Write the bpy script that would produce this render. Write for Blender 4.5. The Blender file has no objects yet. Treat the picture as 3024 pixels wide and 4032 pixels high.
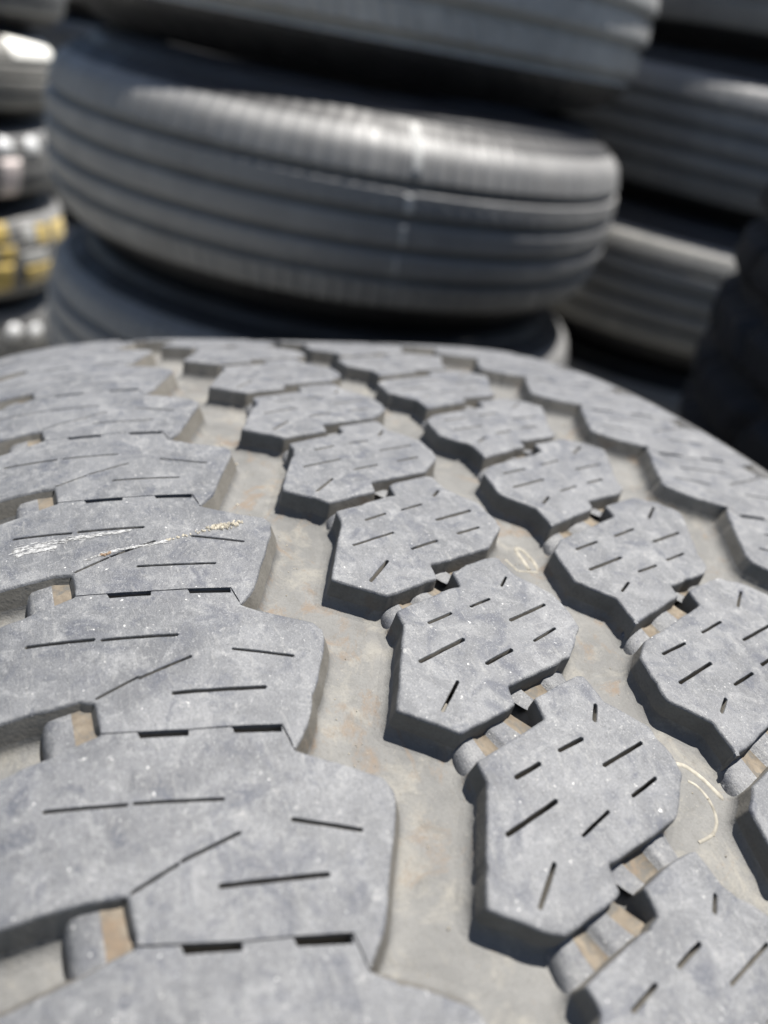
import bpy, bmesh, math, random
from math import sin, cos, pi, radians, hypot, atan2, sqrt
from mathutils import Vector, Matrix, noise
from mathutils.geometry import delaunay_2d_cdt
random.seed(7)
S = bpy.context.scene
SUN_DIR = (.24, .05, 1.0); SUN_STR = 5.0; SKY_STR = .05; EXPO = 1.4
FOCUS = .126; APERT = 2.5
COL = S.collection

# ------------------------------------------------------------------ helpers
def link(o, parent=None):
    COL.objects.link(o)
    if parent is not None:
        o.parent = parent
    return o

def mesh_obj(name, verts, faces, mat, parent=None, smooth=True, fmats=None):
    me = bpy.data.meshes.new(name)
    me.from_pydata([tuple(v) for v in verts], [], faces)
    for m in (mat if isinstance(mat, (list, tuple)) else [mat]):
        me.materials.append(m)
    if fmats:
        for p, i in zip(me.polygons, fmats):
            p.material_index = i
    if smooth:
        for p in me.polygons:
            p.use_smooth = True
    me.update()
    return link(bpy.data.objects.new(name, me), parent)

def tag(o, label=None, cat=None, group=None, kind=None):
    if label: o['label'] = label
    if cat: o['category'] = cat
    if group: o['group'] = group
    if kind: o['kind'] = kind
    return o

def empty(name, loc, rot=(0, 0, 0)):
    o = bpy.data.objects.new(name, None)
    o.location = loc; o.rotation_euler = rot
    o.empty_display_size = .05
    return link(o)

def copy_part(o, parent):
    c = o.copy(); COL.objects.link(c); c.parent = parent
    for ch in list(o.children):
        copy_part(ch, c)
    return c

# ------------------------------------------------------------------ materials
class NT:
    def __init__(s, name):
        s.m = bpy.data.materials.new(name); s.m.use_nodes = True
        s.t = s.m.node_tree; s.n = s.t.nodes; s.n.clear()
        s.out = s.add('ShaderNodeOutputMaterial'); s.b = s.add('ShaderNodeBsdfPrincipled')
        s.l(s.b.outputs[0], s.out.inputs[0])
    def add(s, k, **kw):
        n = s.n.new(k)
        for a, v in kw.items(): setattr(n, a, v)
        return n
    def l(s, a, b): s.t.links.new(a, b)
    def coords(s, scale=(1, 1, 1), rnd=True, ob=None):
        tc = s.add('ShaderNodeTexCoord'); tc.object = ob; mp = s.add('ShaderNodeMapping')
        mp.inputs['Scale'].default_value = scale
        s.l(tc.outputs['Object'], mp.inputs['Vector'])
        if rnd:
            oi = s.add('ShaderNodeObjectInfo'); mu = s.add('ShaderNodeMath', operation='MULTIPLY')
            mu.inputs[1].default_value = 57.0
            s.l(oi.outputs['Random'], mu.inputs[0]); s.w = mu.outputs[0]
        else: s.w = None
        s.v = mp.outputs[0]
    def noise(s, scale, detail=4, rough=.55, dist=0, vec=None):
        n = s.add('ShaderNodeTexNoise', noise_dimensions='4D')
        n.inputs['Scale'].default_value = scale; n.inputs['Detail'].default_value = detail
        n.inputs['Roughness'].default_value = rough; n.inputs['Distortion'].default_value = dist
        s.l(vec or s.v, n.inputs['Vector'])
        if s.w is not None: s.l(s.w, n.inputs['W'])
        return n.outputs['Fac']
    def ramp(s, f, stops):
        r = s.add('ShaderNodeValToRGB'); e = r.color_ramp.elements
        while len(e) < len(stops): e.new(.5)
        for x, (p, c) in zip(e, stops):
            x.position = p; x.color = (c if len(c) == 4 else (*c, 1)) if isinstance(c, (tuple, list)) else (c, c, c, 1)
        s.l(f, r.inputs[0]); return r.outputs[0]
    def mix(s, f, a, b, mode='MIX'):
        m = s.add('ShaderNodeMix', data_type='RGBA', blend_type=mode)
        for sock, v in ((m.inputs[0], f), (m.inputs[6], a), (m.inputs[7], b)):
            if isinstance(v, (int, float)): sock.default_value = v
            elif isinstance(v, (tuple, list)): sock.default_value = (*v, 1)
            else: s.l(v, sock)
        return m.outputs[2]
    def bump(s, parts, dist=.001):
        prev = None
        for f, st, d in parts:
            b = s.add('ShaderNodeBump'); b.inputs['Strength'].default_value = st; b.inputs['Distance'].default_value = d
            s.l(f, b.inputs['Height'])
            if prev is not None: s.l(prev, b.inputs['Normal'])
            prev = b.outputs[0]
        s.l(prev, s.b.inputs['Normal'])
    def fin(s, color, rough=.7, spec=.4):
        for k, v in (('Base Color', color), ('Roughness', rough), ('Specular IOR Level', spec)):
            if isinstance(v, (int, float)): s.b.inputs[k].default_value = v
            elif isinstance(v, tuple): s.b.inputs[k].default_value = (*v, 1)
            else: s.l(v, s.b.inputs[k])
        return s.m

def mat_tread_top():
    t = NT('worn_dusty_rubber'); t.coords()
    big = t.noise(80, 6, .65, 1.0); med = t.noise(230, 6, .7, 1.2); fine = t.noise(3200, 3, .7); mid2 = t.noise(760, 5, .75, .5)
    st = t.add('ShaderNodeMapping'); st.inputs['Scale'].default_value = (3.2, .55, .55); t.l(t.v, st.inputs['Vector'])
    scuff = t.noise(420, 5, .7, .6, vec=st.outputs[0])
    c = t.mix(t.ramp(big, [(.36, 0), (.64, 1)]), TOP_A, TOP_B)
    c = t.mix(t.ramp(med, [(.50, 0), (.72, .7)]), c, TOP_DUST)
    c = t.mix(t.ramp(t.noise(135, 6, .68, 1.4), [(.51, 0), (.635, .72)]), c, TOP_BLUE)
    c = t.mix(t.ramp(scuff, [(.55, 0), (.75, .6)]), c, (.20, .198, .19))
    c = t.mix(t.ramp(mid2, [(.58, 0), (.72, .7)]), c, (.265, .263, .255))
    c = t.mix(t.ramp(t.noise(620, 5, .75, .5), [(.58, 0), (.74, .7)]), c, (.055, .055, .058))
    c = t.mix(t.ramp(fine, [(.28, .55), (.52, 0)]), c, (.035, .035, .036))
    c = t.mix(t.ramp(t.noise(4200, 2, .6), [(.58, 0), (.74, .5)]), c, (.30, .30, .295))
    c = t.mix(t.ramp(t.noise(1500, 2, .5), [(.70, 0), (.76, .75)]), c, (.46, .455, .44))
    t.bump([(fine, .75, .00014), (mid2, .5, .00022), (med, .15, .0004), (scuff, .25, .0003)])
    return t.fin(c, t.ramp(med, [(.3, .52), (.7, .74)]), .35)

def mat_groove():
    t = NT('dusty_groove_rubber'); t.coords(rnd=False, ob=front)
    big = t.noise(60, 6, .65, .8); med = t.noise(210, 5, .65); fine = t.noise(2600, 3, .7)
    c = t.mix(t.ramp(big, [(.36, 0), (.64, 1)]), GRV_A, GRV_B)
    c = t.mix(t.ramp(t.noise(110, 6, .7, .9), [(.51, 0), (.66, .7)]), c, GRV_TAN)
    c = t.mix(t.ramp(t.noise(70, 6, .75, 1.6), [(.54, 0), (.64, .8)]), c, GRV_RUST)
    c = t.mix(t.ramp(t.noise(330, 5, .7, .6), [(.54, 0), (.70, .6)]), c, (.08, .077, .07))
    c = t.mix(t.ramp(fine, [(.3, .3), (.52, 0)]), c, (.06, .056, .05))
    c = t.mix(t.ramp(t.noise(900, 4, .7), [(.62, 0), (.76, .45)]), c, (.24, .225, .19))
    c = t.mix(t.ramp(t.noise(3600, 2, .6), [(.62, 0), (.76, .25)]), c, (.28, .27, .24))
    t.bump([(fine, .5, .00015), (t.noise(900, 4, .7), .4, .0003), (med, .35, .0006)])
    return t.fin(c, .78, .3)

def mat_wall():
    t = NT('block_side_rubber'); t.coords()
    big = t.noise(110, 5, .6, .5); fine = t.noise(2200, 3, .6)
    c = t.mix(t.ramp(big, [(.35, 0), (.65, 1)]), WALL_A, WALL_B)
    c = t.mix(t.ramp(t.noise(140, 5, .7, 1.0), [(.60, 0), (.72, .6)]), c, GRV_RUST)
    c = t.mix(t.ramp(fine, [(.3, .3), (.55, 0)]), c, (.05, .047, .042))
    t.bump([(fine, .5, .00014), (t.noise(400, 4, .6), .3, .0003)])
    return t.fin(c, .75, .3)

def mat_mud():
    t = NT('dried_tan_mud'); t.coords()
    c = t.mix(t.ramp(t.noise(300, 5, .6, .5), [(.35, 0), (.65, 1)]), (.085, .070, .054), (.150, .128, .100))
    c = t.mix(t.ramp(t.noise(260, 5, .7, .8), [(.48, 0), (.60, .85)]), c, (.075, .073, .068))
    c = t.mix(t.ramp(t.noise(170, 4, .6), [(.56, 0), (.66, .7)]), c, (.13, .095, .065))
    t.bump([(t.noise(1500, 4, .6), .5, .0002)])
    return t.fin(c, .9, .15)

def mat_rubber(name, a, b, dust, scale=9):
    t = NT(name); t.coords()
    c = t.mix(t.ramp(t.noise(scale, 5, .6, .4), [(.35, 0), (.65, 1)]), a, b)
    c = t.mix(t.ramp(t.noise(scale * 4.3, 5, .65), [(.52, 0), (.74, .7)]), c, dust)
    t.bump([(t.noise(420, 3, .6), .3, .0006)])
    return t.fin(c, t.ramp(t.noise(30, 3), [(.35, .5), (.65, .7)]), .45)

def mat_plain(name, col, rough=.6, spec=.4, var=.12, scale=40, metallic=0):
    t = NT(name); t.coords()
    lo = tuple(max(0, v * (1 - var)) for v in col); hi = tuple(min(1, v * (1 + var)) for v in col)
    c = t.mix(t.ramp(t.noise(scale, 4, .6), [(.35, 0), (.65, 1)]), lo, hi)
    t.b.inputs['Metallic'].default_value = metallic
    return t.fin(c, rough, spec)

TOP_A, TOP_B = (.070, .072, .077), (.120, .122, .127)
TOP_DUST, TOP_BLUE = (.21, .211, .211), (.042, .046, .059)
GRV_A, GRV_B, GRV_TAN, GRV_RUST = (.088, .087, .084), (.132, .130, .124), (.180, .170, .147), (.122, .092, .066)
WALL_A, WALL_B = (.098, .091, .078), (.135, .127, .112)
front = empty('all_terrain_tyre', (0, 0, 0))
M_TOP, M_GRV, M_WALL, M_MUD = mat_tread_top(), mat_groove(), mat_wall(), mat_mud()

# ------------------------------------------------------------------ the big tyre in front
R = .385; PHI = .275; KC, K4 = -.191, .660       # tread radius, turn of the pattern, crown profile
P = 27.92                                        # pitch of the tread pattern, millimetres
D = 5.5                                          # depth of the worn grooves
DEL = {1: {1: .2, 2: -.46, 3: -1.09, 4: -1.9}, 2: {-1: -1.17, 1: .52, 2: .03, 3: -.96, 4: -2.0},
       3: {1: -.79, 2: -1.17, 3: -2.0, 4: -1.8}, 4: {1: -.42, 2: -.3, 3: -.8, 4: -1.5}}
def delta(row, n):
    t = DEL[row]
    if n in t: return t[n]
    if n > 4: return t[4]
    return t.get(-1, 0) if n < 0 else 0
N0, N1 = -4, 13
def rad(u):                                       # u in metres
    return R - KC * u * u * .5 - K4 * u ** 4 * 100
def tp(u, s, h, shift=PHI):                       # mm -> axle-centred metres
    u *= .001; r = rad(u) + h * .001; a = s * .001 / R - shift
    return (u, r * sin(a), r * cos(a))

tag(front, 'big worn all-terrain tyre with blocky dusty grey tread filling the foreground', 'tyre')

def area(p): return .5 * sum(p[i][0] * p[(i + 1) % len(p)][1] - p[(i + 1) % len(p)][0] * p[i][1] for i in range(len(p)))

def roundpoly(poly, rr, step):
    """poly: (u, s, flag) -> rounded corners, edges cut to step; flag 1 = hairline joint edge"""
    n = len(poly); out = []
    for i in range(n):
        a, b, c = poly[i - 1], poly[i], poly[(i + 1) % n]
        la, lc = hypot(b[0] - a[0], b[1] - a[1]), hypot(c[0] - b[0], c[1] - b[1])
        r = min(rr if not b[2] else .12, la * .4, lc * .4)
        p0 = (b[0] + (a[0] - b[0]) / la * r, b[1] + (a[1] - b[1]) / la * r)
        p1 = (b[0] + (c[0] - b[0]) / lc * r, b[1] + (c[1] - b[1]) / lc * r)
        for t in (0, .25, .5, .75, 1):
            out.append((p0[0] * (1 - t) ** 2 + 2 * b[0] * t * (1 - t) + p1[0] * t * t,
                        p0[1] * (1 - t) ** 2 + 2 * b[1] * t * (1 - t) + p1[1] * t * t, b[2]))
    res = []
    for i in range(len(out)):
        a, b = out[i], out[(i + 1) % len(out)]
        L = hypot(b[0] - a[0], b[1] - a[1])
        if L < .02: continue
        k = max(1, int(round(L / step)))
        for j in range(k):
            t = j / k
            res.append((a[0] + (b[0] - a[0]) * t, a[1] + (b[1] - a[1]) * t, 1 if (a[2] and b[2]) else 0))
    return res

def normals(p, it=0):
    n = len(p); N = []
    for i in range(n):
        a, c = p[i - 1], p[(i + 1) % n]
        t = Vector((c[0] - a[0], c[1] - a[1]))
        if t.length < 1e-9: t = Vector((1, 0))
        t.normalize(); N.append(Vector((t.y, -t.x)))
    for _ in range(it):
        N = [(N[i - 1] + N[i] * 2 + N[(i + 1) % n]).normalized() for i in range(n)]
    return N

def inside(x, y, poly):
    r = False; j = len(poly) - 1
    for i in range(len(poly)):
        a, b = poly[i], poly[j]
        if (a[1] > y) != (b[1] > y) and x < (b[0] - a[0]) * (y - a[1]) / (b[1] - a[1]) + a[0]: r = not r
        j = i
    return r

def stadium(u1, s1, u2, s2, w, k=4):
    L = hypot(u2 - u1, s2 - s1); d = ((u2 - u1) / L, (s2 - s1) / L); nn = (-d[1], d[0]); out = []
    m = max(2, int(L / 1.4))
    for j in range(m + 1):
        t = j / m; q = w * .5 * (1 + .10 * sin(j * 2.3 + u1))
        out.append((u1 + (u2 - u1) * t - nn[0] * q, s1 + (s2 - s1) * t - nn[1] * q))
    out.append((u2 + d[0] * w * .35, s2 + d[1] * w * .35))
    for j in range(m, -1, -1):
        t = j / m; q = w * .5 * (1 + .10 * sin(j * 1.9 + s1))
        out.append((u1 + (u2 - u1) * t + nn[0] * q, s1 + (s2 - s1) * t + nn[1] * q))
    out.append((u1 - d[0] * w * .35, s1 - d[1] * w * .35))
    return out

def grow(p, o):
    N = normals(p); return [(a[0] + n.x * o, a[1] + n.y * o) for a, n in zip(p, N)]

def build_block(name, poly, sipes, parent, fil=1.9, draft=.05, bev=.30, seed=0, depth=D):
    if area(poly) < 0: poly = poly[::-1]
    ol = roundpoly(poly, .42, .95)
    rng = random.Random(seed)
    nick = [(rng.choice(ol)[:2], rng.uniform(.5, 1.3), rng.uniform(.15, .45)) for _ in range(7)]
    cx0, cy0 = sum(p[0] for p in ol) / len(ol), sum(p[1] for p in ol) / len(ol)
    def wear(a, b, f):
        k = .2 if f else 1
        x = a + k * (.17 * noise.noise(Vector((a * .28, b * .28, seed * 3.7))) + .09 * noise.noise(Vector((a * 1.1, b * 1.1, seed * 3.7))))
        y = b + k * (.17 * noise.noise(Vector((a * .28, b * .28, seed * 3.7 + 50))) + .09 * noise.noise(Vector((a * 1.1, b * 1.1, seed * 3.7 + 50))))
        for (q, rr, dd) in nick:
            e = math.exp(-((a - q[0]) ** 2 + (b - q[1]) ** 2) / rr ** 2) * dd * k
            L = hypot(cx0 - a, cy0 - b); x += (cx0 - a) / L * e; y += (cy0 - b) / L * e
        return (x, y, f)
    ol = [wear(*p) for p in ol]
    sipes = [(a + rng.gauss(0, .12), b + rng.gauss(0, .12), c + rng.gauss(0, .16), d + rng.gauss(0, .14), w * rng.uniform(.72, 1.12), dp * rng.uniform(.8, 1.1)) for a, b, c, d, w, dp in sipes]
    n = len(ol); N1 = normals(ol, 1); N2 = normals(ol, 5)
    F = [f for _, _, f in ol]
    Fs = [.5 * F[i] + .25 * F[i - 1] + .25 * F[(i + 1) % n] for i in range(n)]
    rings = [(-1.0, 0, 0), (-.5, -.05, 0), (-.18, -.22, 0), (0, -.6, 0), (draft * (depth - fil), -(depth - fil), 1)]
    for q in (.25, .5, .75, 1):
        t = q * pi / 2
        rings.append((draft * (depth - fil) + fil * 1.05 * (1 - cos(t)) , -(depth - fil) - fil * sin(t), 2))
    rings.append((rings[-1][0] + .9, -depth - .3, 2))
    V = []; FA = []; FM = []
    base = []
    for ri, (o, h, k) in enumerate(rings):
        b0 = len(V); base.append(b0)
        for i in range(n):
            sc = 1 - .82 * Fs[i]
            if o < 0:
                oo = o * (bev / .5 if ri else bev / .5 * 1.0) * sc; nn = N1[i]; hh = h * (bev / .4) * (sc if h > -.3 else 1)
            elif k == 0: oo, nn, hh = 0, N1[i], h
            else: oo, nn, hh = o * (1 - .9 * F[i]), (N1[i] if k == 1 else N2[i]), h
            V.append((ol[i][0] + nn.x * oo, ol[i][1] + nn.y * oo, hh))
    for r in range(len(rings) - 1):
        for i in range(n):
            j = (i + 1) % n
            FA.append((base[r] + i, base[r + 1] + i, base[r + 1] + j, base[r] + j)); FM.append(0 if r < 3 else 1 if r < 4 else 2)
    # top sheet with the sipes cut out
    pts = [Vector((V[i][0], V[i][1])) for i in range(n)]; edges = [(i, (i + 1) % n) for i in range(n)]
    outer = [(p.x, p.y) for p in pts]; holes = []; hidx = []
    for (u1, s1, u2, s2, w, dp) in sipes:
        st = stadium(u1, s1, u2, s2, w)
        if area(st) < 0: st = st[::-1]
        lip = grow(st, .10)
        b = len(pts); pts += [Vector(q) for q in lip]; m = len(lip)
        edges += [(b + i, b + (i + 1) % m) for i in range(m)]; holes.append(lip); hidx.append((b, m, st, dp))
    us = [p[0] for p in outer]; ss = [p[1] for p in outer]
    g = 2.1; y = min(ss); row = 0
    while y < max(ss):
        x = min(us) + (g * .5 if row % 2 else 0)
        while x < max(us):
            qx, qy = x + rng.uniform(-.3, .3), y + rng.uniform(-.3, .3)
            if inside(qx, qy, outer) and min((qx - a) ** 2 + (qy - c) ** 2 for a, c in outer) > .8 and \
               not any(inside(qx, qy, h) or min((qx - a) ** 2 + (qy - c) ** 2 for a, c in h) < .35 for h in holes):
                pts.append(Vector((qx, qy)))
            x += g
        y += g * .866; row += 1
    vo, eo, fo, ov, oe, of = delaunay_2d_cdt(pts, edges, [], 0, 1e-5)
    tmap = []
    for i, v in enumerate(vo):
        src = ov[i][0] if ov[i] else None
        if src is not None and src < n: tmap.append(base[0] + src)
        else:
            tmap.append(len(V)); V.append((v.x, v.y, 0))
    inv = {}
    for i, o in enumerate(ov):
        for k in o: inv[k] = tmap[i]
    for f in fo:
        cx = sum(vo[i].x for i in f) / 3; cy = sum(vo[i].y for i in f) / 3
        if not inside(cx, cy, outer) or any(inside(cx, cy, h) for h in holes): continue
        FA.append(tuple(tmap[i] for i in f)); FM.append(0)
    for b, m, st, dp in hidx:
        top = [inv[b + i] for i in range(m)]; prev = top
        ce = grow(st, 0)
        for (o, h) in ((0, -.14), (-.02, -dp)):
            q = grow(st, o); cur = []
            for a in q:
                cur.append(len(V)); V.append((a[0], a[1], h))
            for i in range(m):
                j = (i + 1) % m; FA.append((prev[i], prev[j], cur[j], cur[i])); FM.append(0 if h > -.2 else 1)
            prev = cur
        FA.append(tuple(prev)); FM.append(1)
    out = []
    for (a, b, h) in V:
        if h > -.3: h = h + .05 * noise.noise(Vector((a * .16, b * .16, seed * 1.3)))
        out.append(tp(a, b, h))
    o = mesh_obj(name, out, FA, [M_TOP, M_WALL, M_GRV], parent, True, FM)
    o.data.set_sharp_from_angle(angle=radians(46))
    return o

def place(o, row, n, extra=0):
    o.location = (0, 0, R); o.rotation_euler = (-((n * P + delta(row, n) + extra) * .001 / R), 0, 0)

# --- carcass: groove floor, shoulders, sidewalls, one continuous skin
def lathe(name, prof, seg, mat, parent, loc=(0, 0, 0), axis='x', disp=None):
    V = []; FA = []; m = len(prof)
    for i in range(seg):
        a = 2 * pi * i / seg
        for j, (z, r) in enumerate(prof):
            rr = r + (disp(a, j, z, r) if disp else 0)
            V.append((z, rr * sin(a), rr * cos(a)) if axis == 'x' else (rr * cos(a), rr * sin(a), z))
    for i in range(seg):
        k = (i + 1) % seg
        for j in range(m - 1):
            q = (i * m + j, i * m + j + 1, k * m + j + 1, k * m + j)
            FA.append(q if axis == 'x' else q[::-1])
    o = mesh_obj(name, V, FA, mat, parent); o.location = loc
    return o

UL, UR = -127.0, 66.0
prof = []
k = 80
for i in range(k + 1):
    u = (UL + (UR - UL) * i / k) * .001
    prof.append((u, rad(u) - D * .001))
lathe('carcass', prof, 720, M_GRV, front, (0, 0, R),
      disp=lambda a, j, z, r: .00010 * noise.noise(Vector((z * 90, cos(a) * 35, sin(a) * 35))))
SIDE = mat_rubber('sidewall_rubber', (.035, .035, .037), (.05, .05, .052), (.09, .088, .083))
for sgn, ue in ((-1, UL), (1, UR)):
    r0 = rad(ue * .001); e = ue * .001
    pr = [(e, r0 - .0049), (e + sgn * .001, r0 - .0002), (e + sgn * .005, r0 - .004), (e + sgn * .010, r0 - .014), (e + sgn * .016, r0 - .032), (e + sgn * .0215, r0 - .058), (e + sgn * .023, r0 - .085),
          (e + sgn * .019, r0 - .112), (e + sgn * .009, r0 - .135), (e - sgn * .004, r0 - .150), (e - sgn * .012, .215), (e - sgn * .020, .212), (e - sgn * .026, .222), (e - sgn * .02, .26), (e - sgn * .012, r0 - .03), (e - sgn * .02, r0 - .018), (-.03, r0 - .016)]
    if sgn < 0: pr = pr[::-1]
    lathe('sidewall', pr, 240, SIDE, front, (0, 0, R))

# --- centre blocks: outlines (mm across, mm round the tread) of one pitch
ROW2 = [(-57.2, 32.5), (-43.2, 36.1), (-42.9, 39.8), (-33.3, 42.0), (-31.9, 41.6), (-31.1, 36.6), (-26.4, 30.8), (-25.7, 25.7), (-26.2, 22.3), (-32.0, 16.9), (-46.0, 14.2), (-46.6, 10.7), (-57.3, 8.5), (-65.0, 14.5), (-57.3, 29.3)]
ROW3 = [(-15.3, 45.8), (3.1, 51.1), (3.6, 55.0), (13.5, 57.1), (14.4, 56.6), (18.5, 54.4), (22.0, 50.3), (19.1, 44.8), (14.5, 36.8), (13.7, 33.0), (11.6, 31.4), (0.6, 29.5), (0.0, 26.8), (-14.7, 22.3), (-14.2, 23.3), (-14.0, 28.8), (-19.9, 34.2), (-18.7, 42.9)]
SIP2 = [((-53.6, 16.7), (-58.3, 12.6)), ((-48.9, 24.1), (-57.8, 21.9)), ((-33.2, 36.1), (-35.3, 34.1)), ((-39.4, 31.7), (-44.2, 30.6)), ((-48.1, 29.9), (-53.0, 28.7)), ((-29.8, 28.6), (-38.3, 26.5)), ((-31.0, 22.9), (-36.5, 21.6)), ((-41.7, 20.5), (-47.7, 19.0))]
SIP3 = [((15.6, 52.5), (11.2, 49.3)), ((4.3, 46.5), (-1.9, 45.0)), ((14.9, 43.6), (6.2, 42.0)), ((-7.2, 43.7), (-13.7, 42.3)), ((-5.2, 38.7), (-14.7, 36.4)), ((10.6, 37.4), (5.2, 36.3)), ((1.4, 35.2), (-4.2, 34.1)), ((-8.5, 32.0), (-11.3, 30.1))]
def F0(l): return [(a, b, 0) for a, b in l]
SW = .54
def sip(l, w=SW, d=4.7): return [(*a, *b, w, d) for a, b in l]
b2 = build_block('tread_block', F0(ROW2), sip(SIP2), front, seed=1)
b3 = build_block('tread_block', F0(ROW3), sip(SIP3), front, seed=2)
NV = 6
protos = {2: [b2] + [build_block('tread_block', F0(ROW2), sip(SIP2), front, seed=100 + i) for i in range(1, NV)],
          3: [b3] + [build_block('tread_block', F0(ROW3), sip(SIP3), front, seed=200 + i) for i in range(1, NV)]}
for row in (2, 3):
    used = set()
    for n in range(N0, N1 + 1):
        src = protos[row][n % NV]
        o = src if (n % NV) not in used else copy_part(src, front)
        used.add(n % NV); place(o, row, n)

# --- shallow slot floors (tie bars) between neighbouring centre blocks
def slot_floor(name, near, far, hs, parent):
    """near / far: two polylines of the same count across the slot ends, hs: [(t, height, material)]"""
    def at(pl, t):
        L = [0]
        for a, b in zip(pl, pl[1:]): L.append(L[-1] + hypot(b[0] - a[0], b[1] - a[1]))
        x = t * L[-1]
        if t < 0 or t > 1:
            a, b = (pl[0], pl[1]) if t < 0 else (pl[-2], pl[-1]); l0 = hypot(b[0] - a[0], b[1] - a[1]); f = (x - (0 if t < 0 else L[-2])) / l0
            return (a[0] + (b[0] - a[0]) * f, a[1] + (b[1] - a[1]) * f)
        for i in range(len(pl) - 1):
            if x <= L[i + 1] + 1e-9:
                f = (x - L[i]) / max(1e-9, L[i + 1] - L[i]); return (pl[i][0] + (pl[i + 1][0] - pl[i][0]) * f, pl[i][1] + (pl[i + 1][1] - pl[i][1]) * f)
        return pl[-1]
    V = []; FA = []; FM = []; m = 7
    for (t, h, mt) in hs:
        a, b = at(near, t), at(far, t)
        for j in range(m):
            f = j / (m - 1); ed = .3 * max(0, abs(f - .5) * 2 - .55) / .45
            V.append(tp(a[0] + (b[0] - a[0]) * f, a[1] + (b[1] - a[1]) * f, h + ed * .7 + .08 * noise.noise(Vector((a[0] + t * 9, f * 3, h)))))
    for i in range(len(hs) - 1):
        for j in range(m - 1):
            FA.append((i * m + j, (i + 1) * m + j, (i + 1) * m + j + 1, i * m + j + 1)); FM.append(hs[i + 1][2])
    return mesh_obj(name, V, FA, [M_TOP, M_MUD], parent, True, FM)

HA = [(-.03, -D - .1, 0), (-.012, -4.6, 0), (.015, -4.0, 0), (.06, -3.5, 0), (.13, -3.15, 0), (.27, -3.0, 0), (.31, -3.2, 1), (.35, -3.6, 1), (.50, -3.65, 1), (.53, -2.9, 0), (.60, -2.65, 0), (.8, -2.7, 0), (.9, -2.8, 1), (1.0, -2.9, 1)]
HB = [(0, -2.9, 1), (.16, -2.7, 0), (.24, -2.75, 0), (.30, -3.45, 1), (.58, -3.5, 1), (.605, -2.7, 0), (.70, -2.8, 0), (.85, -3.0, 0), (.93, -3.4, 0), (.985, -4.0, 0), (1.012, -4.6, 0), (1.03, -D - .1, 0)]
def shiftp(l, du, ds): return [(a + du, b + ds) for a, b in l]
for row, FARL, FARR, NEARL, NEARR in ((2, ROW2[0:2], ROW2[2:5], [ROW2[12], ROW2[11]], [ROW2[10], ROW2[9]]), (3, ROW3[0:2], ROW3[2:5], [ROW3[13], ROW3[12]], [ROW3[11], ROW3[10]])):
    ea = slot_floor('slot_floor', shiftp([FARL[0], FARL[-1]], .0, -.9), shiftp(NEARL, 0, P + .9), HA, front)
    eb = slot_floor('slot_floor', shiftp([FARR[0], FARR[-1]], .0, -.9), shiftp(NEARR, 0, P + .9), HB, front)
    for q in (ea, eb):
        for n in range(N0, N1):
            o = q if n == N0 else copy_part(q, front)
            place(o, row, n, .5 * (delta(row, n + 1) - delta(row, n)))

# --- shoulder blocks, each with its own spacing
NEAR1 = [(-127, 33.0, 0), (-116.4, 31.9, 0), (-111.2, 31.4, 0), (-106.1, 30.6, 0), (-103.9, 29.7, 0), (-103.8, 24.4, 1), (-99.4, 22.8, 1), (-93.1, 20.7, 1), (-87.7, 19.2, 1), (-81.2, 17.3, 1), (-80.7, 13.1, 1)]
RIGHT1 = [(-78.8, 15.0, 0), (-77.8, 16.0, 0), (-76.0, 19.4, 0), (-72.0, 27.0, 0), (-70.4, 30.0, 0), (-70.1, 31.7, 0), (-70.7, 33.6, 0)]
FAR1 = [(-74.3, 36.4 - P, 0), (-80.85, 13.05, 1), (-81.35, 17.15, 1), (-81.6, 16.2, 1), (-87.6, 18.05, 1), (-87.7, 19.05, 1), (-93.1, 20.55, 1), (-93.3, 19.7, 1), (-99.2, 21.6, 1), (-99.4, 22.65, 1), (-103.9, 24.25, 1), (-109.4, 23.5, 0), (-113.5, 23.4, 0), (-116.9, 23.2, 0), (-127, 22.6, 0)]
SIP1 = [((-111.7, 44.1), (-102.3, 41.0), .46, 4.6), ((-101.4, 40.7), (-91.2, 37.4), .46, 4.6), ((-103.6, 30.2), (-97.9, 31.45), .34, 1.2), ((-97.6, 31.5), (-90.2, 32.7), .44, 4.4), ((-93.9, 27.3), (-82.0, 24.0), .48, 4.6), ((-84.1, 32.1), (-76.1, 28.0), .46, 4.6)]
def sh(l, ds): return [(a, b + ds, f) for a, b, f in l]
def clipu(l, umin):                               # the outer shoulder is narrower on the other side
    return [p for p in l if p[0] > umin - .01]
def bar_mesh(name, quad, hs, parent):
    return slot_floor(name, quad[0], quad[1], hs, parent)
HS = [(0, -D - .1, 1), (.03, -4.2, 1), (.09, -2.5, 0), (.16, -1.95, 0), (.3, -1.8, 0), (.55, -1.75, 0), (.8, -1.7, 1), (1, -1.7, 1)]
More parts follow.
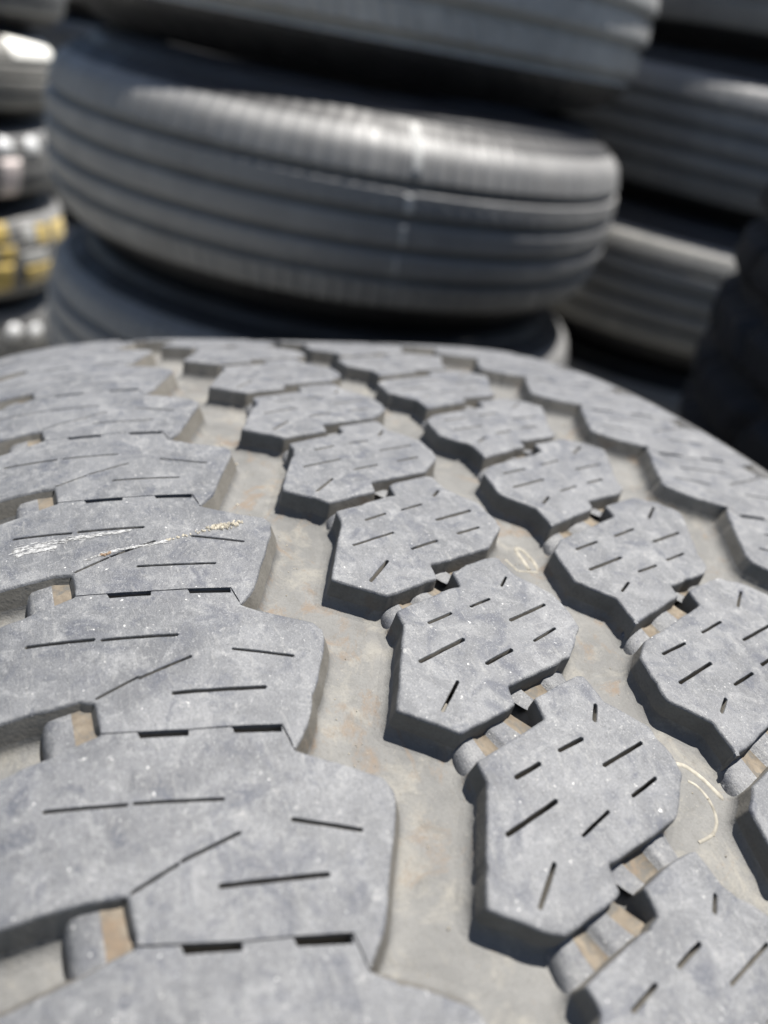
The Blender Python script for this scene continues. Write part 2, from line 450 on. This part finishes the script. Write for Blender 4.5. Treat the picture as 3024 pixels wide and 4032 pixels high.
for n in range(N0, N1 + 1):
    d0, d1 = n * P + delta(1, n), (n + 1) * P + delta(1, n + 1)
    poly = sh(NEAR1, d0) + sh(RIGHT1, d0) + sh(FAR1, d1)
    o = build_block('shoulder_block', poly, [(a[0], a[1] + d0, b[0], b[1] + d0, w, dp) for a, b, w, dp in SIP1], front, fil=2.0, draft=.36, seed=20 + n)
    o.location = (0, 0, R)
    o = slot_floor('slot_floor', [(-111.0, 23.0 + d0), (-103.4, 23.8 + d0)], [(-111.0, 32.0 + d0), (-103.4, 30.6 + d0)], HS, front)
    o.location = (0, 0, R)
    d0, d1 = n * P + delta(4, n), (n + 1) * P + delta(4, n + 1)
    n1 = [(-109.8, 31.2, 0)] + clipu(NEAR1, -109); f1 = clipu(FAR1, -109) + [(-109.8, 23.5, 0)]
    r1 = [(-78.8, 15.0, 0), (-76.0, 19.6, 0), (-72.0, 26.6, 0), (-70.4, 29.6, 0), (-70.2, 31.2, 0)]
    poly = [(-43.9 - a, 91 - b + P, f) for a, b, f in sh(n1, 0) + sh(r1, 0) + sh(f1, P)]
    poly = [(a, b - P, f) for a, b, f in poly]
    # far and near ends follow their own spacing
    poly = [(a, b + (d1 - P if i < len(n1) else (d0 + (d1 - P - d0) * .5 if i < len(n1) + len(r1) else d0)), f) for i, (a, b, f) in enumerate(poly)]
    sp = [(-43.9 - a[0], 91 - a[1] + d0, -43.9 - b[0], 91 - b[1] + d0, w, dp) for a, b, w, dp in SIP1[1:]]
    o = build_block('shoulder_block', poly, sp, front, fil=2.6, draft=.28, seed=60 + n)
    o.location = (0, 0, R)
    o = slot_floor('slot_floor', [(-43.9 + 110, 91 - 32 + d0), (-43.9 + 103.4, 91 - 30.6 + d0)], [(-43.9 + 110, 91 - 23 + d0), (-43.9 + 103.4, 91 - 23.8 + d0)], HS, front)
    o.location = (0, 0, R)

# --- raised mould marks on the floor of the middle groove
def raised_line(pts, w, h, V, FA):
    n = len(pts); N = []
    for i in range(n):
        a, c = pts[max(0, i - 1)], pts[min(n - 1, i + 1)]
        t = Vector((c[0] - a[0], c[1] - a[1])).normalized(); N.append((-t.y, t.x))
    b = len(V)
    for (u, s), nn in zip(pts, N):
        for o, hh in ((-w * .5, -.3), (-w * .4, h * .7), (0, h), (w * .4, h * .7), (w * .5, -.3)):
            V.append(tp(u + nn[0] * o, s + nn[1] * o, -D + hh))
    for i in range(n - 1):
        for j in range(4):
            q = b + i * 5 + j; FA.append((q, q + 5, q + 6, q + 1))
def curve(pts, k=5):
    out = []
    for i in range(len(pts) - 1):
        p0, p1, p2, p3 = pts[max(0, i - 1)], pts[i], pts[i + 1], pts[min(len(pts) - 1, i + 2)]
        for j in range(k):
            t = j / k
            out.append(tuple(.5 * (2 * p1[c] + (p2[c] - p0[c]) * t + (2 * p0[c] - 5 * p1[c] + 4 * p2[c] - p3[c]) * t * t + (3 * p1[c] - p0[c] - 3 * p2[c] + p3[c]) * t ** 3) for c in (0, 1)))
    return out + [pts[-1]]
M_MARK = mat_plain('pale_dusty_moulding', (.20, .187, .158), .85, .2, .35, 500)
V = []; FA = []
raised_line(curve([(-25.3, 74.6), (-24.9, 72.4), (-24.6, 71.0)]), .6, .12, V, FA)
raised_line(curve([(-24.6, 71.0), (-22.5, 70.5), (-20.2, 69.9)]), .6, .12, V, FA)
raised_line(curve([(-21.9, 71.0), (-21.6, 74.2), (-21.4, 76.6), (-20.7, 77.6), (-19.8, 76.4), (-19.5, 73.2), (-20.1, 70.2)]), .95, .13, V, FA)
o = mesh_obj('groove_marking', V, FA, M_MARK, front); o.location = (0, 0, R)
V = []; FA = []
raised_line(curve([(-21.6, 26.2), (-19.6, 25.2), (-18.0, 22.6), (-16.7, 18.6)]), .95, .13, V, FA)
raised_line(curve([(-20.9, 22.9), (-19.8, 21.6), (-19.4, 19.0), (-20.4, 16.2), (-22.6, 14.6), (-25.9, 14.2)]), .6, .12, V, FA)
o = mesh_obj('groove_marking', V, FA, M_MARK, front); o.location = (0, 0, R)

# --- grit lying in the grooves: nobody could count it
M_GRIT = mat_plain('pale_grit', (.26, .235, .19), .9, .2, .45, 700)
V = []; FA = []; rng = random.Random(11)
bands = [((-73, -66), 150), ((-25, -19), 110), ((20, 30), 90), ((-127, -112), 60)]
for (ua, ub), cnt in bands:
    for i in range(cnt):
        u, s = rng.uniform(ua, ub), rng.uniform(-20, 240); q = rng.uniform(.07, .17) * (1 if rng.random() < .93 else 2.0); b = len(V)
        for (x, y, z) in ((1, 0, 0), (0, 1, 0), (-1, 0, 0), (0, -1, 0), (0, 0, .9), (0, 0, -.9)):
            k = q * rng.uniform(.7, 1.35); V.append(tp(u + x * k, s + y * k, -D + q * .5 + z * k))
        FA += [(b, b + 1, b + 4), (b + 1, b + 2, b + 4), (b + 2, b + 3, b + 4), (b + 3, b, b + 4), (b + 1, b, b + 5), (b + 2, b + 1, b + 5), (b + 3, b + 2, b + 5), (b, b + 3, b + 5)]
o = mesh_obj('grit', V, FA, M_GRIT, front, False); o.location = (0, 0, R); o['kind'] = 'stuff'

# ------------------------------------------------------------------ tyres in the stacks behind
def rib_tread(Rt, w, grooves, pitches, skews, crown=.010, sh_r=.016, sdep=.0022, ribtilt=0, midsd=.0010, seg=910, seed=0, ribend=None, sipew=.16):
    zs = set()
    hw = w / 2
    for i in range(27): zs.add(round(-hw + w * i / 26, 5))
    for i in range(7):
        for sg in (-1, 1): zs.add(round(sg * (hw + .022 * (i / 6)), 5))
    for z0, gw, gd in grooves:
        for o in (-.72, -.5, -.38, -.2, .2, .38, .5, .72): zs.add(round(z0 + gw * o, 5))
    zs = sorted(zs)
    def base(z):
        t = abs(z) / hw
        r = Rt - crown * t ** 2.6
        if abs(z) > hw:
            q = (abs(z) - hw) / .022; r -= sh_r * q ** 1.5 + .004 * q
        return r
    prof = [(z, base(z)) for z in zs]
    gd_ = {}
    for j, z in enumerate(zs):
        for z0, gw, gd in grooves:
            o = abs(z - z0) / gw
            if o < .55: gd_[j] = gd * (1 if o < .25 else .85 if o < .4 else .10)
    edges = sorted(g[0] for g in grooves)
    def disp(a, j, z, r):
        if j in gd_: return -gd_[j]
        rib = sum(1 for e in edges if z > e)
        if abs(z) > hw + .012: return .0006 * sin(a * pitches)
        sw_ = sipew * (1 if rib in (0, len(edges)) else .6)
        edz = [-hw] + edges + [hw]; tl = ribtilt * ((edz[rib] + edz[rib + 1]) / 2 - z) if abs(z) < hw else 0
        ph = ((a + skews[rib % len(skews)] * (z - (edges[min(rib, len(edges) - 1)] if edges else 0)) + rib * .37) * pitches / (2 * pi)) % 1
        return tl - (sdep if rib in (0, len(edges)) else midsd) if ph < sw_ else tl + .00025 * noise.noise(Vector((cos(a) * 25, sin(a) * 25, z * 60 + seed)))
    return prof, disp, seg

def side_prof(Rt, w, sec, crown, sh_r, rim):
    hw = w / 2 + .022; r0 = Rt - crown - sh_r - .004 - crown * (((hw) / (w / 2)) ** 2.6 - 1)
    h = r0 - rim
    return [(hw - .004, r0 - .006 + .0035), (hw + .0005, r0 - .001), (hw + (sec - hw) * .55, r0 - h * .16), (sec * .995, r0 - h * .34), (sec, r0 - h * .46), (sec * .985, r0 - h * .52), (sec * .99, r0 - h * .54), (sec * .97, r0 - h * .68),
            (sec * .90, r0 - h * .86), (sec * .86, rim + .004), (sec * .80, rim), (sec * .72, rim + .004), (sec * .70, rim + .03), (sec * .8, r0 - h * .4), (hw * .9, r0 - .03), (0, r0 - .012)]

VAR = {}
def make_tyre(name, key, mat, smat, loc, rot=(0, 0, 0), axis='z', **k):
    root = empty(name, loc, rot)
    if key in VAR:
        for ch in VAR[key]:
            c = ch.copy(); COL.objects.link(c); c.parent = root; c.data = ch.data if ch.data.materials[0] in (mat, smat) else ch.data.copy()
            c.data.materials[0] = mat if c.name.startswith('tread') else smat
        return root
    Rt, w, sec, rim = k['Rt'], k['w'], k['sec'], k['rim']
    crown, sh_r = k.get('crown', .010), k.get('sh_r', .016)
    prof, disp, seg = rib_tread(Rt, w, k['grooves'], k['pitches'], k['skews'], crown, sh_r, k.get('sdep', .0022), k.get('ribtilt', 0), k.get('midsd', .0010), seed=len(VAR), sipew=k.get('sipew', .16))
    # keep the tread as its own shell, the two sidewalls close it
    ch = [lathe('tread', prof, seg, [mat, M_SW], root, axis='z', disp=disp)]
    m = len(prof) - 1; z_shade = k.get('z_shade', -w / 2 - .002)
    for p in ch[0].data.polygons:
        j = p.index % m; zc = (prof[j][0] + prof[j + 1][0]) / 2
        if zc < z_shade or zc > w / 2 + .010: p.material_index = 1  # lower shoulder goes black from here down, underside shade put into the colour
    sp = side_prof(Rt, w, sec, crown, sh_r, rim)
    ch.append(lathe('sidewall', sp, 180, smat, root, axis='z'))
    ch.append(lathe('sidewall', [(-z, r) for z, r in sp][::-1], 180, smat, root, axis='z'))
    VAR[key] = ch
    return root

M_R1 = mat_rubber('grey_worn_tyre_rubber', (.115, .114, .112), (.15, .149, .146), (.20, .197, .19))
M_R0 = mat_rubber('pale_worn_tyre_rubber', (.20, .198, .192), (.26, .257, .248), (.32, .315, .30))
M_R2 = mat_rubber('dark_tyre_rubber', (.115, .115, .115), (.155, .155, .152), (.20, .197, .188))
M_R3 = mat_rubber('dusty_brown_grey_rubber', (.155, .152, .142), (.20, .195, .18), (.26, .25, .225))
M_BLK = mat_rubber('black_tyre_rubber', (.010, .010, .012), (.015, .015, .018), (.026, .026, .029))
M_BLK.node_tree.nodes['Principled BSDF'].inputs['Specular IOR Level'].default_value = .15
M_SW = mat_rubber('black_sidewall_rubber_and_shade', (.007, .007, .008), (.011, .011, .0125), (.018, .018, .019))

TOUR = dict(Rt=.319, w=.125, sec=.0985, rim=.205, pitches=130, skews=(0, 3.0, -3.0, 3.0, 0), sh_r=.014, sipew=.13,
            grooves=[(-.0385, .0082, .0095), (-.0130, .0082, .0095), (.0130, .0082, .0095), (.0385, .0082, .0095)])
SPORT = dict(Rt=.319, w=.140, sec=.100, rim=.205, pitches=75, skews=(6, 9, 9, 9, 9, 6), midsd=.0024, sh_r=.013, sipew=.12, z_shade=-.0655, crown=.009,
             grooves=[(-.0585, .0075, .007), (-.0310, .0075, .007), (-.0035, .0075, .007), (.0240, .0075, .007), (.0515, .0075, .007)])
PLAIN = dict(Rt=.330, w=.115, sec=.089, rim=.205, pitches=60, skews=(0, 2, -2, 0), sh_r=.012, sipew=.12, sdep=.0015,
             grooves=[(-.030, .008, .006), (0.0, .008, .006), (.030, .008, .006)])
FAT = dict(Rt=.335, w=.160, sec=.119, rim=.205, pitches=48, skews=(0, 4, -4, 0), sh_r=.016, sipew=.14,
           grooves=[(-.042, .008, .005), (0.0, .008, .005), (.042, .008, .005)])
G_MID, G_RIGHT, G_LEFT, G_NEAR = 'tyres stacked flat in the middle stack', 'tyres stacked flat in the right stack', 'tyres stacked flat in the far left stack', 'tyres stacked flat in the near right stack'

def stack(name, key, mat, loc, rot, label, group, **k):
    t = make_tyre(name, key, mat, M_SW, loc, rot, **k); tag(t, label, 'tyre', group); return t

# middle stack
TX, TY = -.02, .0
stack('stacked_tyre', 'tour', M_R1, (.279, .784, .7215), (TY, TX, 1.0), 'grey ribbed tyre in the middle of the photo, lying flat with a white chalk line', G_MID, **TOUR)
stack('stacked_tyre', 'sport_tilted', M_R0, (.300, .838, .921), (.0, -.028, .4), 'topmost tyre in the middle stack, bright ribs cut by slanting sipes', G_MID, **dict(SPORT, ribtilt=.13))  # rib tilt is made up, shaped so the ribs catch more sun
stack('stacked_tyre', 'tourbig', M_R1, (.277, .780, .5245), (0, -.01, 2.2), 'tyre right under the chalk-marked one, only its top shoulder showing', G_MID, **dict(TOUR, Rt=.321))
stack('stacked_tyre', 'tour', M_R1, (.266, .790, .3275), (0, 0, .3), 'second tyre from the ground in the middle stack', G_MID, **TOUR)
stack('stacked_tyre', 'plain', M_R2, (.270, .786, .105), (0, 0, .7), 'lowest tyre in the middle stack, standing on the ground', G_MID, **PLAIN)
# right stack
RC = (.954, .851)
stack('stacked_tyre', 'plain', M_R2, (RC[0] + .07, RC[1] + .055, 1.010), (0, 0, .2), 'dark tyre at the top right corner, on top of the right stack', G_RIGHT, **PLAIN)
stack('stacked_tyre', 'tour', M_R2, (RC[0] + .03, RC[1] + .015, .820), (.02, .0, .9), 'dark ribbed tyre with a bright top shoulder, second from the top in the right stack', G_RIGHT, **TOUR)
stack('stacked_tyre', 'tour', M_R3, (RC[0] - .02, RC[1], .628), (.02, 0, 1.9), 'dusty grey ribbed tyre in the right stack, third from the top', G_RIGHT, **TOUR)
stack('stacked_tyre', 'tour', M_R3, (RC[0] - .01, RC[1] + .01, .431), (0, 0, .5), 'pale dusty tyre low in the right stack, just above the big front tyre', G_RIGHT, **TOUR)
stack('stacked_tyre', 'tour', M_R1, (RC[0], RC[1], .234), (0, 0, .5), 'second tyre from the ground in the right stack', G_RIGHT, **TOUR)
stack('stacked_tyre', 'plain', M_R2, (RC[0], RC[1], .067), (0, 0, .5), 'lowest tyre in the right stack, standing on the ground', G_RIGHT, **PLAIN)
# far left stack
LC = (-.229, 2.168)
l0 = stack('stacked_tyre', 'plain', M_R2, (LC[0] + .03, LC[1] + .05, .832), (0, 0, .2), 'dark tyre at the top left corner, on top of the far left stack', G_LEFT, **PLAIN)
l1 = stack('stacked_tyre', 'plain', M_R3, (LC[0], LC[1], .652), (0, 0, 0), 'brownish grey tyre with a white paper label on its top shoulder', G_LEFT, **PLAIN)
l2 = stack('stacked_tyre', 'plain', M_R2, (LC[0], LC[1], .476), (0, 0, 0), 'dark tyre with round silver stickers and a pinkish paper label', G_LEFT, **PLAIN)
l3 = stack('wrapped_tyre', 'fat', M_R1, (LC[0] + .004, LC[1], .270), (0, 0, 0), 'tyre wrapped in torn gold and clear film, in the far left stack', G_LEFT, **FAT)
l4 = stack('stacked_tyre', 'plain', M_R2, (LC[0], LC[1], .072), (0, 0, 0), 'dark tyre with round silver stickers at the foot of the far left stack', G_LEFT, **PLAIN)
# a second row of stacks behind fills the yard
for (x, y, zs, nm, gp) in ((.62, 1.72, (.09, .287, .484, .681, .878, 1.075), 'grey ribbed tyre in the rear stack glimpsed between the middle and right stacks', 'tyres in the rear stack on the right'),
                           (.22, 3.05, (.09, .287, .484, .681, .878, 1.075), 'grey ribbed tyre in the rear stack glimpsed between the far left and middle stacks', 'tyres in the rear stack on the left')):
    for i, z in enumerate(zs):
        stack('stacked_tyre', 'tour', (M_R2, M_R1, M_R3)[i % 3], (x + .01 * sin(i * 3), y + .01 * cos(i * 2), z), (0, 0, i), nm, gp, **TOUR)

def patch(name, mat, parent, a0, a1, z0, z1, Rt, rd=0, lift=.0012, skew=0):
    """thin sticker wrapped round a tread; rd>0 gives a round one"""
    V = []; FA = []
    n, m = 14, 6
    if rd:
        ac, zc = (a0 + a1) / 2, (z0 + z1) / 2
        V.append((ac, zc)); 
        for i in range(24): V.append((ac + rd / .33 * cos(2 * pi * i / 24), zc + rd * sin(2 * pi * i / 24)))
        FA = [(0, 1 + i, 1 + (i + 1) % 24) for i in range(24)]
    else:
        for i in range(n + 1):
            for j in range(m + 1):
                V.append((a0 + (a1 - a0) * i / n + skew * (j / m - .5), z0 + (z1 - z0) * j / m))
        FA = [(i * (m + 1) + j, (i + 1) * (m + 1) + j, (i + 1) * (m + 1) + j + 1, i * (m + 1) + j + 1) for i in range(n) for j in range(m)]
    V = [((Rt(z) + lift) * cos(a), (Rt(z) + lift) * sin(a), z) for a, z in V] if callable(Rt) else [((Rt + lift) * cos(a), (Rt + lift) * sin(a), z) for a, z in V]
    o = mesh_obj(name, V, FA, mat, parent)
    so = o.modifiers.new('thick', 'SOLIDIFY'); so.thickness = .0006; so.offset = 1
    return o
def rprof(k):
    def f(z):
        t = abs(z) / (k['w'] / 2); r = k['Rt'] - .010 * t ** 2.6
        if t > 1: q = (abs(z) - k['w'] / 2) / .022; r -= k['sh_r'] * q ** 1.5 + .004 * q
        return r
    return f
M_PAPER = mat_plain('white_paper_label', (.80, .79, .74), .5, .4, .03)
M_PINK = mat_plain('pinkish_paper_label', (.62, .55, .53), .5, .4, .06)
M_SILV = mat_plain('silver_round_sticker', (.46, .465, .47), .4, .5, .1)
M_GOLD = mat_plain('gold_film', (.40, .30, .10), .35, .5, .4, 45)
M_FILM = mat_plain('clear_cloudy_film', (.34, .34, .33), .25, .7, .2, 60)
M_CHALK = mat_plain('white_chalk', (.33, .33, .32), .9, .1, .1, 300)
pf, ff = rprof(PLAIN), rprof(FAT)
A = radians
LABELS = [(-47.5, -17, .036, .074, M_PAPER, l1, pf, 0),
          (-54, -52, .035, .043, M_SILV, l2, pf, .021), (-39.5, -37.5, .033, .041, M_SILV, l2, pf, .023), (-55.5, -46.8, -.066, .016, M_PINK, l2, pf, 0),
          (-62, -55.5, .045, .085, M_GOLD, l3, ff, 0), (-60, -53, .0, .035, M_GOLD, l3, ff, 0), (-48, -41.5, .035, .075, M_FILM, l3, ff, 0), (-40, -33.0, .028, .072, M_GOLD, l3, ff, 0), (-29, -14, .020, .070, M_GOLD, l3, ff, 0),
          (-63, -54.5, -.07, -.005, M_GOLD, l3, ff, 0), (-50, -35, -.012, .018, M_FILM, l3, ff, 0), (-48, -32, -.06, -.018, M_GOLD, l3, ff, 0), (-28, -16, -.07, -.01, M_FILM, l3, ff, 0),
          (-55, -52.5, .018, .026, M_SILV, l4, pf, .022), (-43.5, -41, .004, .012, M_SILV, l4, pf, .024)]
for (a0, a1, z0, z1, mt, par, f, rd) in LABELS:
    patch('round_sticker' if rd else ('gold_film' if mt is M_GOLD else 'clear_film' if mt is M_FILM else 'paper_label'), mt, par, A(a0), A(a1), z0, z1, f, rd)
# chalk line down the ribs of the middle tyre
mid = [o for o in bpy.data.objects if o.get('label', '').endswith('white chalk line')][0]
rz = 1.0
for (z0, z1, a0, dw) in ((.046, .082, -102.0, .0075), (.018, .033, -102.4, .0065), (-.008, .008, -102.5, .004), (-.033, -.018, -102.7, .0025)):
    a = A(a0) - rz; w_ = dw / .33 / 2
    patch('chalk_mark', M_CHALK, mid, a - w_, a + w_, z0, z1, rprof(TOUR), 0, .0005, skew=-.006)

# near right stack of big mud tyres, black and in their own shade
def mud_tyre(loc, rz, label):
    root = empty('mud_tyre', loc, (0, 0, rz))
    Rt, hw = .372, .100
    zs = [-.122 + .244 * i / 60 for i in range(61)]
    prof = [(z, Rt - .010 * (abs(z) / hw) ** 2.6 - (0 if abs(z) < hw else .020 * ((abs(z) - hw) / .022) ** 1.6)) for z in zs]
    def disp(a, j, z, r):
        u = a * 26 / (2 * pi); row = int((z + .122) / .0349)
        fu = (u + (row % 2) * .5 + 1.5 * z * (1 if row % 2 else -1) * 3) % 1; fz = ((z + .122) / .0349) % 1
        m = min(fu, 1 - fu) * .09 * 1.0; mz = min(fz, 1 - fz) * .0349
        d = min(m, mz * 1.0)
        t = max(0, min(1, (d - .004) / .004))
        return -.011 * (1 - t) + .0012 * noise.noise(Vector((cos(a) * 30, sin(a) * 30, z * 80)))
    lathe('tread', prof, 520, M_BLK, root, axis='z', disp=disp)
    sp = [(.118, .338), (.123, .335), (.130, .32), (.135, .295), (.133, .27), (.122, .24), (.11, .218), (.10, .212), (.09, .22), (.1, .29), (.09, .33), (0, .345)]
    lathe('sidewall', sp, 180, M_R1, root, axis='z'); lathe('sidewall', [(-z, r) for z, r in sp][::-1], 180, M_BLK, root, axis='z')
    return tag(root, label, 'tyre', G_NEAR)
UC = (.560, -.050)
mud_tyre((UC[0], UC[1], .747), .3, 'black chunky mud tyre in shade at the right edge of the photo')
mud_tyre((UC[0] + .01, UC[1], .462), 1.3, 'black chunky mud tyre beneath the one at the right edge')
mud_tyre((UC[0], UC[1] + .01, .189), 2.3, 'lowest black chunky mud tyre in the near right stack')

# ------------------------------------------------------------------ dried dropping on the second shoulder block
def splat(name, pts, mat, seed, parent):
    """thin irregular crusts: pts = (u, s, ru, rs, turn, height)"""
    V = []; FA = []; rng = random.Random(seed)
    for (u, s, ru, rs, tn, hh) in pts:
        b = len(V); k = 16
        V.append((u, s, hh))
        for q, fr in ((0, .55), (1, 1.0)):
            for i in range(k):
                a = 2 * pi * i / k; w_ = fr * (1 + .35 * noise.noise(Vector((cos(a) * 1.7, sin(a) * 1.7, seed + u * 3 + s))) + rng.uniform(-.12, .12))
                x, y = ru * w_ * cos(a), rs * w_ * sin(a)
                V.append((u + x * cos(tn) - y * sin(tn), s + x * sin(tn) + y * cos(tn), hh * (.8 if q == 0 else 0) - (.05 if q else 0) + .12))
        V[b] = (u, s, hh + .12)
        for i in range(k):
            j = (i + 1) % k
            FA += [(b, b + 1 + i, b + 1 + j), (b + 1 + i, b + 1 + k + i, b + 1 + k + j, b + 1 + j)]
    V = [tp(*v) for v in V]
    o = mesh_obj(name, V, FA, mat, parent); o.location = (0, 0, R); return o
rng = random.Random(3)
M_WHT = mat_plain('dried_white_dropping', (.27, .27, .268), .9, .1, .45, 1400)
M_CRM = mat_plain('cream_crust', (.29, .265, .215), .9, .15, .4, 1800)
st = []
for i in range(240):                                # two ragged white streaks
    t = rng.random(); st.append((-112 + 18.5 * t + rng.uniform(-.5, .5), 96.0 - 3.5 * t + rng.gauss(0, .16 + .3 * (1 - t)), rng.uniform(.15, .8) * (1.1 - .5 * t), rng.uniform(.03, .10), -.19, .05))
for i in range(200):
    t = rng.random(); st.append((-111.5 + 6 * t, 94.6 - 1.2 * t + rng.gauss(0, .25), rng.uniform(.12, .6), rng.uniform(.03, .08), -.2, .05))
for i in range(170):
    t = rng.random(); st.append((-101.5 + 13 * t, 87.6 + .35 * sin(t * 5) + rng.gauss(0, .18), rng.uniform(.1, .5), rng.uniform(.03, .09), .05, .05))
splat('dried_dropping', st, M_WHT, 4, front)
st = []
for i in range(90):                                # crumbly cream crust
    u, s = rng.gauss(-78.2, 1.5), rng.gauss(88.4, .38); st.append((u, s, rng.uniform(.12, .38), rng.uniform(.10, .26), rng.uniform(0, 3), rng.uniform(.15, .42)))
for i in range(26):
    t = rng.random(); st.append((-89 + 8 * t, 87.5 + .6 * t + rng.gauss(0, .18), rng.uniform(.12, .3), rng.uniform(.1, .2), rng.uniform(0, 3), .15))
splat('dried_dropping', st, M_CRM, 9, front)
M_BRN = mat_plain('brown_crust', (.16, .115, .08), .9, .15, .35, 1500)
splat('dried_dropping', [(-98.3 + rng.gauss(0, .9), 87.6 + rng.gauss(0, .25), rng.uniform(.2, .6), rng.uniform(.12, .25), .1, .2) for i in range(7)], M_BRN, 5, front)


# ------------------------------------------------------------------ ground
def mat_yard():
    t = NT('dusty_concrete'); t.coords(rnd=False)
    c = t.mix(t.ramp(t.noise(220, 3, .6), [(.35, 0), (.7, 1)]), (.13, .128, .12), (.22, .215, .20))
    c = t.mix(t.ramp(t.noise(2.2, 5, .6), [(.4, 0), (.7, .6)]), c, (.25, .24, .215))
    t.bump([(t.noise(260, 3, .6), .6, .002)])
    return t.fin(c, .85, .3)
bm = bmesh.new(); bmesh.ops.create_grid(bm, x_segments=40, y_segments=40, size=60)
me = bpy.data.meshes.new('ground'); bm.to_mesh(me); bm.free(); me.materials.append(mat_yard())
g = link(bpy.data.objects.new('ground', me)); g['kind'] = 'structure'

# ------------------------------------------------------------------ light, camera
SUN = Vector(SUN_DIR).normalized()
el = math.asin(SUN.z); az = atan2(SUN.x, SUN.y)
W = bpy.data.worlds.new('World'); S.world = W; W.use_nodes = True
nt = W.node_tree; bg = nt.nodes['Background']
sky = nt.nodes.new('ShaderNodeTexSky'); sky.sky_type = 'NISHITA'; sky.sun_disc = False
sky.sun_elevation = el; sky.sun_rotation = az
nt.links.new(sky.outputs[0], bg.inputs[0]); bg.inputs[1].default_value = SKY_STR
sd = bpy.data.lights.new('sun', 'SUN'); sd.energy = SUN_STR; sd.angle = radians(.53); sd.color = (1, .965, .91)
so = link(bpy.data.objects.new('sun', sd)); so.rotation_euler = SUN.to_track_quat('Z', 'Y').to_euler(); so.location = (1, 1, 4)

cam = bpy.data.cameras.new('camera'); co = link(bpy.data.objects.new('camera', cam)); S.camera = co
right = Vector((0.89122674, -0.41566045, 0.18149738)); down = Vector((-0.07325959, -0.52683354, -0.84680544)); fwd = Vector((0.44760243, 0.74139923, -0.49997925))
m3 = Matrix((right, -down, -fwd)).transposed()
co.matrix_world = Matrix.Translation((-0.11437749, -0.12934176, 0.84341712)) @ m3.to_4x4()
cam.sensor_fit = 'AUTO'; cam.sensor_width = 36; cam.lens = 36 * 3064.3 / 4032
cam.clip_start = .005; cam.clip_end = 300
cam.dof.use_dof = True; cam.dof.focus_distance = FOCUS; cam.dof.aperture_fstop = cam.lens / APERT; cam.dof.aperture_blades = 0

S.render.engine = 'CYCLES'
S.cycles.use_denoising = True
S.cycles.max_bounces = 8; S.cycles.diffuse_bounces = 5
S.view_settings.view_transform = 'Standard'; S.view_settings.look = 'None'
S.view_settings.exposure = EXPO; S.view_settings.gamma = 1; S.view_settings.use_curve_mapping = False
S.render.resolution_x, S.render.resolution_y = 768, 1024
